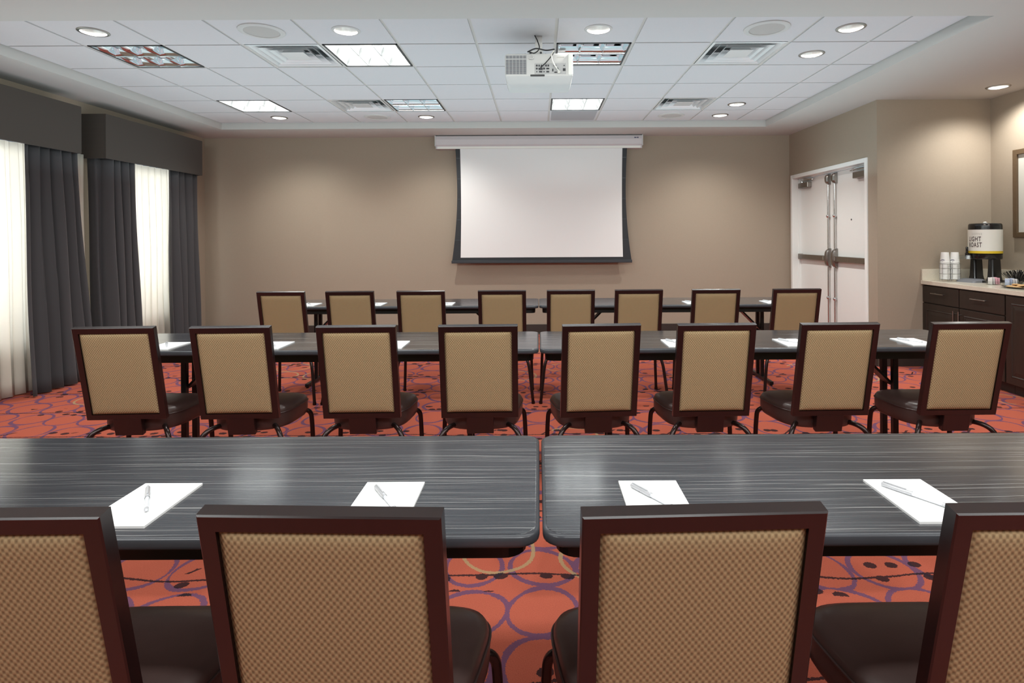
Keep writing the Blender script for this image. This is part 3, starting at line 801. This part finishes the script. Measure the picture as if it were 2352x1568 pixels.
# ------------------------------------------------------------------ chairs
def make_chair():
    r = empty('banquet_chair', None, 'chair', (0, 0, 0), 0)
    W, H, T, rail = .385, .487, .029, .026
    tilt = Matrix.Translation((0, -.215, .447)) @ Matrix.Rotation(math.radians(12.3), 4, 'X')
    hw = W / 2
    outer = [(-hw, 0), (hw, 0), (hw, H), (-hw, H)]; inn = [(-hw + rail, rail), (hw - rail, rail), (hw - rail, H - rail), (-hw + rail, H - rail)]
    b = MB(); bv = .0025
    def lp(pts, y, d):
        cx_ = 0; cz_ = H / 2
        return [(x - math.copysign(d, x), y, z - math.copysign(d, z - cz_)) for x, z in pts]
    b.loft([lp(inn, -T / 2 + bv, 0), lp(inn, -T / 2, -bv), lp(outer, -T / 2, bv), lp(outer, -T / 2 + bv, 0), lp(outer, T / 2 - bv, 0), lp(outer, T / 2, bv), lp(inn, T / 2, -bv), lp(inn, T / 2 - bv, 0), lp(inn, -T / 2 + bv, 0)], False, False)
    fr = b.build('back_frame', 'mahogany', r); fr.matrix_local = tilt
    # upholstered panel on both faces
    b = MB(); N = 14; pw, z0, z1 = hw - rail + .001, rail - .001, H - rail + .001
    def bul(u, v_):
        e = min(1, 4.2 * min(u, 1 - u) * (pw / .25) * 3.2) * 1.0; f = min(1, 4.2 * min(v_, 1 - v_) * 3.8)
        q = min(e, f); return (1 - (1 - q) ** 2.4)
    uu = [0, .008, .018, .032, .055, .1, .2, .35, .5, .65, .8, .9, .945, .968, .982, .992, 1]
    for s in (-1, 1):
        b.sheet([[(-pw + 2 * pw * u, s * (T / 2 - .012 + .0135 * bul(u, v_)), z0 + (z1 - z0) * v_) for u in uu] for v_ in uu])
    pn = b.build('back_panel', 'fabric', r, True, 3.0); pn.matrix_local = tilt
    # tab joining back to seat
    b = MB().box(-.068, .068, -.014, .014, -.088, .004, .003)
    tb = b.build('back_tab', 'mahogany', r); tb.matrix_local = tilt
    # seat
    def outl(sc, z, n=48):
        pts = []
        for q in range(n):
            a = 2 * PI * q / n; ca, sa = math.cos(a), math.sin(a)
            ex = 2 / (4.6 if sa > 0 else 3.0)
            y = math.copysign(abs(sa) ** ex, sa) * .178 * sc
            hwid = .205 + .022 * (y / .178)
            x = math.copysign(abs(ca) ** ex, ca) * hwid * sc
            pts.append((x, y, z))
        return pts
    st = MB().loft([outl(.86, .362), outl(.95, .366), outl(.99, .380), outl(1.0, .400), outl(1.0, .435), outl(.985, .455), outl(.955, .466), outl(.86, .475), outl(.6, .481), outl(.25, .483)]).build('seat', 'seat', r, True, 1.2)
    pth = outl(1.004, .442); pth = pth + [pth[0]]
    MB().tube(pth, .0032, 6, False).build('piping', 'stitch', st, True)
    for s in (-1, 1):
        rear = spline([(s * .10, -.10, .372), (s * .145, -.155, .385), (s * .185, -.205, .365), (s * .210, -.226, .30), (s * .228, -.243, .16), (s * .245, -.262, 0.006)], 6)
        MB().tube(rear, .0125, 12).lathe([(.014, 0), (.015, .012), (.0135, .02)], (s * .245, -.262, 0), 12, True).build('leg', 'leg', r, True)
        fron = spline([(s * .12, .11, .372), (s * .185, .125, .382), (s * .218, .138, .365), (s * .226, .145, .31), (s * .231, .15, .16), (s * .236, .155, 0.006)], 6)
        MB().tube(fron, .0125, 12).lathe([(.014, 0), (.015, .012), (.0135, .02)], (s * .236, .155, 0), 12, True).build('leg', 'leg', r, True)
    return r
chair0 = make_chair(); first = [True]
CH = [[(-.877, .5), (-.332, -2.0), (.245, 2.2), (.832, .6)],
      [(-2.082, 3), (-1.51, 2), (-.893, 1), (-.303, 1.5), (.284, 4), (.858, 1.5), (1.457, 1.5), (2.1, .5)],
      [(-2.058, -1), (-1.514, .5), (-.945, .5), (-.292, 0), (.257, .5), (.80, .8), (1.423, 0), (2.068, .5)]]
CY = [1.226, 3.135, 4.955]
ORD = ['first', 'second', 'third', 'fourth', 'fifth', 'sixth', 'seventh', 'eighth']
RN = ['nearest row', 'middle row', 'farthest row']
NEARL = ['near-row chair cut by left picture edge', 'near-row chair left of the table seam', 'near-row chair right of the table seam', 'near-row chair cut by right picture edge']
for i in range(3):
    for q, (x, a) in enumerate(CH[i]):
        o = chair0 if first[0] else copy_tree(chair0); first[0] = False
        o.location = (x, CY[i], 0); o.rotation_euler = (0, 0, math.radians(a))
        o['label'] = ('tan woven-back banquet chair, the ' + NEARL[q]) if i == 0 else 'tan woven-back banquet chair, %s from the windows in the %s' % (ORD[q], RN[i])
        o['group'] = 'banquet chairs in the ' + RN[i]

# ------------------------------------------------------------------ note pads and pens
def make_pen():
    r = empty('pen', None, 'pen', (0, 0, 0))
    MB().lathe([(.0006, -.074), (.0022, -.066), (.0042, -.055), (.0045, .02)], (0, 0, 0), 14).build('barrel', 'pen_clear', r, True)
    c_ = MB().lathe([(.0052, .005), (.0056, .01), (.0056, .068), (.0046, .073), (.0005, .074)], (0, 0, 0), 14).build('cap', 'pen_silver', r, True)
    MB().box(-.0015, .0015, .0058, .0075, .018, .070, .0005).build('clip', 'pen_silver', c_)
    MB().cyl((0, 0, -.0635), (0, 0, -.058), .0048, seg=12).build('grip', 'pen_silver', r, True)
    return r
pad0 = MB().loft([[(x, y, z) for x, y in rrect(-.0715, .0715, -.1075, .1075, .001, 1)] for z in (0, .005)]).build('note_pad', 'glaze')
tag(pad0, None, 'note pad', 'white note pads on the tables')
pen0 = make_pen(); pen0['group'] = 'pens on the note pads'
PADS = [[-.91, -.357, .268, .877], [-2.12, -1.51, -.83, None, None, .79, 1.447, 2.14], [-2.10, -1.49, -.85, None, None, None, 1.415, 2.14]]
fp = True
PDIR = math.atan2(-.134, .086)
for i in range(3):
    for q, x in enumerate(PADS[i]):
        if x is None: continue
        pd = pad0 if fp else pad0.copy(); pn = pen0 if fp else copy_tree(pen0)
        if not fp: COL.objects.link(pd)
        fp = False
        yc = ROWY[i] + .148
        pd.location = (x, yc, TH)
        where = ('in front of the ' + NEARL[q]) if i == 0 else ('in front of the %s chair from the windows, %s' % (ORD[q], RN[i]))
        pd['label'] = 'blank white note pad ' + where
        pn['label'] = 'silver capped pen on the pad ' + where.replace('in front of', 'before')
        ox = {0: (.0, .01)[0]}.get(i, 0)
        cx_ = x + (.0, .0, -.005, -.007)[q] if i == 0 else x - .01
        pn.location = (cx_, yc + .008, TH + .005 + .0056)
        # pen axis (local +z = cap end) points away from the sitter and to the left
        d = Vector((-.086, .134, 0)).normalized()
        pn.rotation_mode = 'QUATERNION'; pn.rotation_quaternion = d.to_track_quat('Z', 'Y')

# ------------------------------------------------------------------ buffet cabinets and worktop
FX = 3.965; CTZ0, CTZ1 = .845, .885
def panel_door(b, y0, y1, z0, z1, x=FX):
    b.box(x - .02, x - .001, y0, y1, z0, z1, .003)
    w = .058
    # recess ring and raised field
    b.loft([[(x - .0205, y0 + w, z0 + w), (x - .0205, y1 - w, z0 + w), (x - .0205, y1 - w, z1 - w), (x - .0205, y0 + w, z1 - w)],
            [(x - .027, y0 + w + .008, z0 + w + .008), (x - .027, y1 - w - .008, z0 + w + .008), (x - .027, y1 - w - .008, z1 - w - .008), (x - .027, y0 + w + .008, z1 - w - .008)],
            [(x - .0215, y0 + w + .016, z0 + w + .016), (x - .0215, y1 - w - .016, z0 + w + .016), (x - .0215, y1 - w - .016, z1 - w - .016), (x - .0215, y0 + w + .016, z1 - w - .016)],
            [(x - .026, y0 + w + .05, z0 + w + .05), (x - .026, y1 - w - .05, z0 + w + .05), (x - .026, y1 - w - .05, z1 - w - .05), (x - .026, y0 + w + .05, z1 - w - .05)]], False, True)
def pull(b, p0, p1, off):
    p0, p1, off = Vector(p0), Vector(p1), Vector(off); d = (p1 - p0).normalized()
    b.tube([p0 + off - d * .03, p1 + off + d * .03], .006, 10)
    b.tube([p0, p0 + off], .005, 8); b.tube([p1, p1 + off], .005, 8)
def cabinet(y0, y1, label):
    r = empty('base_cabinet', label, 'cabinet', (0, 0, 0), 0, 'dark wood base cabinets')
    MB().box(FX, XRR - .002, y0 + .001, y1 - .001, .09, CTZ0 - .001).build('carcass', 'espresso', r)
    MB().box(FX + .06, XRR - .002, y0 + .001, y1 - .001, 0.0, .09).build('toe_kick', 'baseboard', r)
    return r
c1 = cabinet(4.896, 5.954, 'dark brown cabinet with two drawers over two doors under the coffee urn')
for y0, y1 in ((5.436, 5.95), (4.9, 5.432)):
    d = MB().box(FX - .02, FX - .001, y0 + .004, y1 - .004, .665, .832, .003).build('drawer', 'espresso_flat', c1) if False else MB().box(FX - .02, FX - .001, y0 + .004, y1 - .004, .665, .832, .003).build('drawer', 'espresso', c1)
    m_ = (y0 + y1) / 2; b = MB(); pull(b, (FX - .02, m_ - .06, .765), (FX - .02, m_ + .06, .765), (-.03, 0, 0)); b.build('handle', 'steel', d, True)
    b = MB(); panel_door(b, y0 + .004, y1 - .004, .098, .655); dd = b.build('door', 'espresso', c1)
    yh = 5.436 + (.035 if y0 > 5.4 else -.035); b = MB(); pull(b, (FX - .02, yh, .50), (FX - .02, yh, .60), (-.03, 0, 0)); b.build('handle', 'steel', dd, True)
c2 = cabinet(3.75, 4.895, 'tall-door dark brown cabinet at the right edge without drawers')
for y0, y1 in ((4.325, 4.89), (3.755, 4.32)):
    b = MB(); panel_door(b, y0, y1, .098, .832); b.build('door', 'espresso', c2)
r = empty('worktop', 'speckled cream stone worktop with upstand over the dark cabinets', 'worktop', (0, 0, 0))
MB().box(FX - .035, XRR - .001, 3.73, YJ - .001, CTZ0, CTZ1, .003).build('slab', 'quartz', r)
MB().box(FX - .03, XRR - .02, YJ - .02, YJ - .001, CTZ1, .998, .002).box(XRR - .02, XRR - .001, 3.73, YJ - .001, CTZ1, .998, .002).build('upstand', 'quartz', r)

# picture
r = empty('framed_picture', 'bronze framed picture hanging above the worktop', 'picture', (XRR, 5.2, 1.745))
hy, hz, fwid = .45, .425, .05
b = MB()
for q in ((-hy, -hy + fwid, -hz, hz), (hy - fwid, hy, -hz, hz), (-hy + fwid, hy - fwid, -hz, -hz + fwid), (-hy + fwid, hy - fwid, hz - fwid, hz)):
    b.box(-.03, -.001, q[0], q[1], q[2], q[3], .004)
b.build('frame', 'frame_bronze', r)
MB().box(-.012, -.002, -hy + .045, hy - .045, -hz + .045, hz - .045).build('mount_board', 'mat_board', r)
MB().box(-.0135, -.011, -hy + .16, hy - .16, -hz + .15, hz - .15).build('print', 'art', r)

# ------------------------------------------------------------------ coffee urn
ux, uy = 4.40, 5.70
ang = math.atan2(-.18, -1.0)               # the way the tap faces
r = empty('coffee_urn', 'tall black coffee dispenser with white LIGHT ROAST label on the worktop', 'coffee urn', (ux, uy, CTZ1), ang)
R = .136
MB().lathe([(R * .97, .225), (R, .235), (R, .285)], (0, 0, 0), 48, True).build('lower_ring', 'black_plastic', r, True, .7)
MB().lathe([(R + .003, .305), (R + .003, .513)], (0, 0, 0), 64).build('label_wrap', 'label_white', r, True)
lw = kids(r)[-1]
MB().lathe([(R + .0032, .281), (R + .0032, .305)], (0, 0, 0), 64).build('yellow_band', 'yellow', lw, True)
MB().lathe([(R, .27), (R, .545), (R * .99, .562), (R * .93, .572), (.02, .578), (.0005, .578)], (0, 0, 0), 48).build('body', 'black_plastic', r, True, .7)
MB().lathe([(.018, .576), (.018, .583), (.010, .590), (.0005, .592)], (0, 0, 0), 20).build('lid_knob', 'white_plastic', r, True)
b = MB()
for a in (.7, .95, -1.9, -2.1): b.box(-.008, .008, -.004, .004, -.006, .006, .002, 1, Matrix.Translation(((R - .004) * math.cos(a), (R - .004) * math.sin(a), .558)) @ Matrix.Rotation(a + PI / 2, 4, 'Z'))
b.build('latch', 'chrome', r)
for s in (-1, 1):
    MB().loft([[(x, y + s * .095, z) for x, y in rrect(-.05 - w_, .05 + w_, -.028 - w_, .028 + w_, .02)] for z, w_ in ((.02, .012), (.06, .006), (.23, 0))]).build('stand_leg', 'black_plastic', r, True, .6)
b = MB().loft([[(x, y, z) for x, y in rrect(-.11 + i, .15 - i, -.135 + i, .135 - i, .03)] for z, i in ((0, 0), (.016, 0), (.022, .006))]); b.build('base', 'black_plastic', r, True, .5)
b = MB().loft([[(x, y, z) for x, y in rrect(.09 + i, .245 - i * 3, -.105 + i, .105 - i, .03)] for z, i in ((0, 0), (.018, .002), (.034, .018))]); b.build('drip_tray', 'tray_grey', r, True, .5)
b = MB().box(R - .01, R + .03, -.016, .016, .245, .275, .005).cyl((R + .025, 0, .245), (R + .025, 0, .285), .016).box(R + .016, R + .034, -.009, .009, .285, .345, .004).cyl((R + .025, 0, .225), (R + .025, 0, .25), .011)
b.build('tap', 'black_plastic', r, True, .5); kids(r)[-1].matrix_local = Matrix.Rotation(-.36, 4, 'Z')
MB().loft([[(R + .02 + .085 * math.cos(a) * f, .075 * math.sin(a) * f, z) for a in [PI * q / 10 - PI / 2 for q in range(11)]] for z, f in ((.226, 1), (.262, .92))], True, False).build('splash_guard', 'clear_plastic', r, True); kids(r)[-1].matrix_local = Matrix.Rotation(-.36, 4, 'Z')
# lettering, wrapped round the label
def wrap_text(body, size, width, start, zb, mat, parent, rad):
    cu = bpy.data.curves.new('lettering', 'FONT'); cu.body = body; cu.size = size; cu.space_character = 1.22; cu.offset = size * .018; cu.resolution_u = 4
    tmp = bpy.data.objects.new('lettering_source', cu); COL.objects.link(tmp)
    dg = bpy.context.evaluated_depsgraph_get()
    me = bpy.data.meshes.new_from_object(tmp.evaluated_get(dg))
    bpy.data.objects.remove(tmp); bpy.data.curves.remove(cu)
    bm = bmesh.new(); bm.from_mesh(me)
    bmesh.ops.triangulate(bm, faces=bm.faces)
    bmesh.ops.subdivide_edges(bm, edges=bm.edges, cuts=1)
    x0_ = min(v.co.x for v in bm.verts); xs_ = width / (max(v.co.x for v in bm.verts) - x0_)
    for v in bm.verts:
        v.co.x -= x0_
        a = start + v.co.x * xs_ / rad
        v.co = Vector((rad * math.cos(a), rad * math.sin(a), zb + v.co.y))
    bm.to_mesh(me); bm.free(); me.name = 'lettering'
    me.materials.clear(); me.materials.append(M[mat])
    o = bpy.data.objects.new('lettering', me); COL.objects.link(o); adopt(o, parent)
    return o
# camera sees the urn from direction vd; text runs left to right as seen
vd = math.atan2(-uy, -ux) - ang            # local angle toward the camera
RT = R + .0045
wrap_text('LIGHT', .064, .118, vd - math.radians(61), .400, 'ink', lw, RT)
wrap_text('ROAST', .064, .124, vd - math.radians(61), .343, 'ink', lw, RT)
wrap_text('COFFEE', .024, .09, vd - math.radians(46), .462, 'faint_ink', lw, RT)

# ------------------------------------------------------------------ cups in wire rack
rx, ry = 4.115, 5.79
r = empty('cup_rack', 'chrome wire rack holding two stacks of white cups', 'cup rack', (rx, ry, CTZ1))
b = MB()
da = Vector((.085, -.018, 0)); dn = Vector((.018, .085, 0)).normalized()
ctr = [-.5 * da, .5 * da]
for z in (.02, .075, .13, .175):
    for c_ in ctr:
        b.tube([(c_.x + .047 * math.cos(2 * PI * q / 20), c_.y + .047 * math.sin(2 * PI * q / 20), z) for q in range(21)], .0016, 6, False)
for c_ in ctr:
    for q in range(6):
        a = 2 * PI * q / 6 + .5; p = (c_.x + .047 * math.cos(a), c_.y + .047 * math.sin(a))
        b.tube([(p[0], p[1], 0.0), (p[0], p[1], .176)], .0016, 6)
    b.tube([(c_.x - .047, c_.y, .02), (c_.x + .047, c_.y, .02)], .0016, 6); b.tube([(c_.x, c_.y - .047, .02), (c_.x, c_.y + .047, .02)], .0016, 6)
b.build('wire_frame', 'chrome', r, True)
def make_cup():
    o = MB().lathe([(.0405, .003), (.0425, .0), (.0435, .003), (.0425, .006), (.0408, .006), (.0365, .065), (.0325, .102), (.029, .102), (.029, .100), (.0005, .100)], (0, 0, 0), 32).build('paper_cup', 'cup', None, True, .5)
    a0 = vd + ang - 1.2
    MB().sheet([[((.0412 - .004 * (z / .06)) * math.cos(a), (.0412 - .004 * (z / .06)) * math.sin(a), z + .012 * math.sin((a - a0) * 2.0)) for a in [a0 + q * .13 for q in range(10)]] for z in (.012, .018)]).build('printed_swoosh', 'navy', o)
    return o
cup0 = make_cup(); fc = True
for si, c_ in enumerate(ctr):
    for q in range(13):
        o = cup0 if fc else copy_tree(cup0); fc = False
        o.location = (rx + c_.x, ry + c_.y, CTZ1 + .0218 + q * .0138)
        side = ('nearer the jog wall corner side', 'nearer the urn')[si]
        if q == 12: o['label'] = 'white paper cup topmost of the stack %s' % ('farther from the urn', 'nearer the urn')[si]
        else: o['label'] = 'upturned white paper cup nested within the wire rack stack %s' % ('farther from the urn', 'nearer the urn')[si]
        o['category'] = 'cup'; o['group'] = 'paper cups in the stack ' + ('farther from the urn', 'nearer the urn')[si]

# ------------------------------------------------------------------ sweeteners, stirrers, biscuits
def caddy(x, y, label):
    r = empty('sweetener_caddy', label, 'caddy', (x, y, CTZ1))
    MB().loft([[(px_, py_, z) for px_, py_ in rrect(-.045 - w_, .045 + w_, -.035 - w_, .035 + w_, .01)] for z, w_ in ((0, 0), (.035, .003))], True, False).build('holder', 'clear_plastic', r, True)
    return r
caddy(4.21, 5.36, 'clear caddy of pink and white sweetener packets beside the urn')
caddy(4.255, 5.22, 'clear caddy of blue and white sweetener packets behind the biscuits')
def packet(mat): return MB().loft([[(x, y, z) for x, y in rrect(-.024, .024, -.0022 * f, .0022 * f, .0004, 1)] for z, f in ((0, .3), (.006, .9), (.03, 1), (.056, .9), (.062, .3))]).build('sweetener_packet', mat)
for x, y, mats, nm in ((4.21, 5.36, ['sugar', 'sugar', 'sugar', 'sugar', 'pink', 'pink', 'pink'], 'beside the urn'), (4.255, 5.22, ['blue', 'sugar', 'blue', 'blue', 'sugar', 'blue', 'sugar'], 'behind the biscuits')):
    protos = {}
    for q, mt in enumerate(mats):
        if mt in protos: o = protos[mt].copy(); COL.objects.link(o)
        else: o = protos[mt] = packet(mt)
        o.location = (x - .0336 + q * .0112, y + (.006 if q % 2 else -.006), CTZ1 + .003 + .002 * (q % 3)); o.rotation_euler = (0, .0, PI / 2 + .12 * math.sin(q * 2.3))
        cn = {'sugar': 'white', 'pink': 'pink', 'blue': 'blue'}[mt]
        tag(o, '%s sweetener packet upright in the caddy %s' % (cn, nm), 'sweetener packet', '%s packets in the caddy %s' % (cn, nm))
bx, by = 4.47, 5.40
r = empty('stirrer_bowl', 'small clear bowl packed with black coffee stirrers', 'bowl', (bx, by, CTZ1))
MB().lathe([(.0005, .002), (.04, .002), (.052, .012), (.056, .055), (.053, .055), (.049, .014), (.038, .006), (.0005, .006)], (0, 0, 0), 28).build('glass_bowl', 'clear_plastic', r, True)
s0 = None
for q in range(64):
    a = q * 2.399963; tl_ = .06 + .80 * math.sqrt((q + .5) / 64)
    if s0 is None:
        s0 = o = MB().box(-.0045, .0045, -.0014, .0014, 0, .128, .0006, 1).build('coffee_stirrer', 'black_plastic')
    else: o = s0.copy(); COL.objects.link(o)
    d = Vector((math.cos(a) * math.sin(tl_), math.sin(a) * math.sin(tl_), math.cos(tl_)))
    o.rotation_mode = 'QUATERNION'; o.rotation_quaternion = d.to_track_quat('Z', 'Y')
    rr = .002 + .026 * math.sqrt((q + .5) / 64); o.location = (bx + rr * math.cos(a), by + rr * math.sin(a), CTZ1 + .008)
    tag(o, 'black coffee stirrer fanned out in the clear bowl', 'stirrer', 'black stirrers in the clear bowl')
bx, by = 4.17, 4.95
r = empty('serving_platter', 'oval dark metal platter of biscuits at the right end of the worktop', 'platter', (bx, by, CTZ1), .3)
b = MB()
b.loft([[(math.cos(2 * PI * q / 36) * a, math.sin(2 * PI * q / 36) * c_, z) for q in range(36)] for a, c_, z in ((.09, .13, 0), (.105, .155, .004), (.125, .185, .014), (.124, .184, .016), (.10, .15, .007), (.02, .02, .0065))], True, True)
b.build('dish', 'platter', r, True, .8)
SP = [(-.03, .10, 0), (.04, .085, 1), (-.07, .03, 0), (.0, .03, 0), (.07, .01, 1), (-.04, -.05, 1), (.035, -.05, 0), (-.01, -.11, 0), (0.0, .075, 2), (.03, -.01, 3), (-.04, .005, 2), (-.005, -.07, 2)]
ck = {}
for q, (dx, dy, kd) in enumerate(SP):
    mt = 'cookie_dark' if kd in (1, 3) else 'cookie'
    if mt in ck: o = ck[mt].copy(); COL.objects.link(o)
    else: o = ck[mt] = MB().lathe([(.0005, 0), (.03, 0), (.036, .004), (.034, .009), (.02, .013), (.0005, .014)], (0, 0, 0), 24).build('biscuit', mt, None, True)
    ca, sa = math.cos(.3), math.sin(.3)
    o.location = (bx + dx * ca - dy * sa, by + dx * sa + dy * ca, CTZ1 + .0075 + (.015 if kd in (2, 3) else 0.0)); o.rotation_euler = (.0 if kd < 2 else .12, 0.05 if kd >= 2 else 0, q)
    lay = 'resting on top of the others' if kd >= 2 else 'lying on the dark platter'
    cn = 'chocolate chip' if mt == 'cookie_dark' else 'plain golden'
    tag(o, '%s biscuit %s' % (cn, lay), 'biscuit', '%s biscuits %s' % (cn, lay))

# ------------------------------------------------------------------ light
for y0, y1 in WIN:
    light('daylight', 'AREA', (XL - .35, (y0 + y1) / 2, 1.5), 55, (0.93, 0.97, 1.0), (0, -PI / 2, 0), shape='RECTANGLE', size=1.9, size_y=1.4)
# added fill lights under the soffit behind the camera, no real fixtures there
for x in (-2.4, 0.6, 2.9):
    light('rear_fill', 'AREA', (x, -.6, SOFFIT_Z - .02), 56, (.95, .99, .98), shape='RECTANGLE', size=1.2, size_y=1.2)
# added fill behind the camera, aimed up and forward at the ceiling
light('rear_up_fill', 'AREA', (0.2, -1.2, 1.9), 6, (.62, .94, 1.0), (math.radians(152), 0, 0), shape='RECTANGLE', size=1.6, size_y=1.6)
light('row_fill', 'AREA', (0.0, 1.35, 2.6), 135, (.93, 1.0, .98), (math.radians(58), 0, 0), shape='RECTANGLE', size=7.0, size_y=.5)  # added fill above the view for chair backs and far rows
light('ceiling_fill', 'AREA', (-.45, 5.15, 1.95), 76, (.64, .925, 1.0), (PI, 0, 0), shape='RECTANGLE', size=7.6, size_y=4.0)  # added unseen fill over the tables, cool to offset the red carpet bounce
wd = bpy.data.worlds.new('world'); scene.world = wd; wd.use_nodes = True
nt = wd.node_tree; bg = nt.nodes['Background']
sky = nt.nodes.new('ShaderNodeTexSky'); sky.sky_type = 'HOSEK_WILKIE'; sky.turbidity = 4; sky.sun_direction = (.6, .2, .75)
nt.links.new(sky.outputs[0], bg.inputs[0]); bg.inputs[1].default_value = 1.2
scene.view_settings.view_transform = 'Standard'; scene.view_settings.look = 'None'
scene.view_settings.exposure = 0.0
scene.cycles.max_bounces = 10; scene.cycles.diffuse_bounces = 3; scene.cycles.transparent_max_bounces = 12
scene.cycles.caustics_reflective = False; scene.cycles.caustics_refractive = False
scene.cycles.sample_clamp_indirect = 6
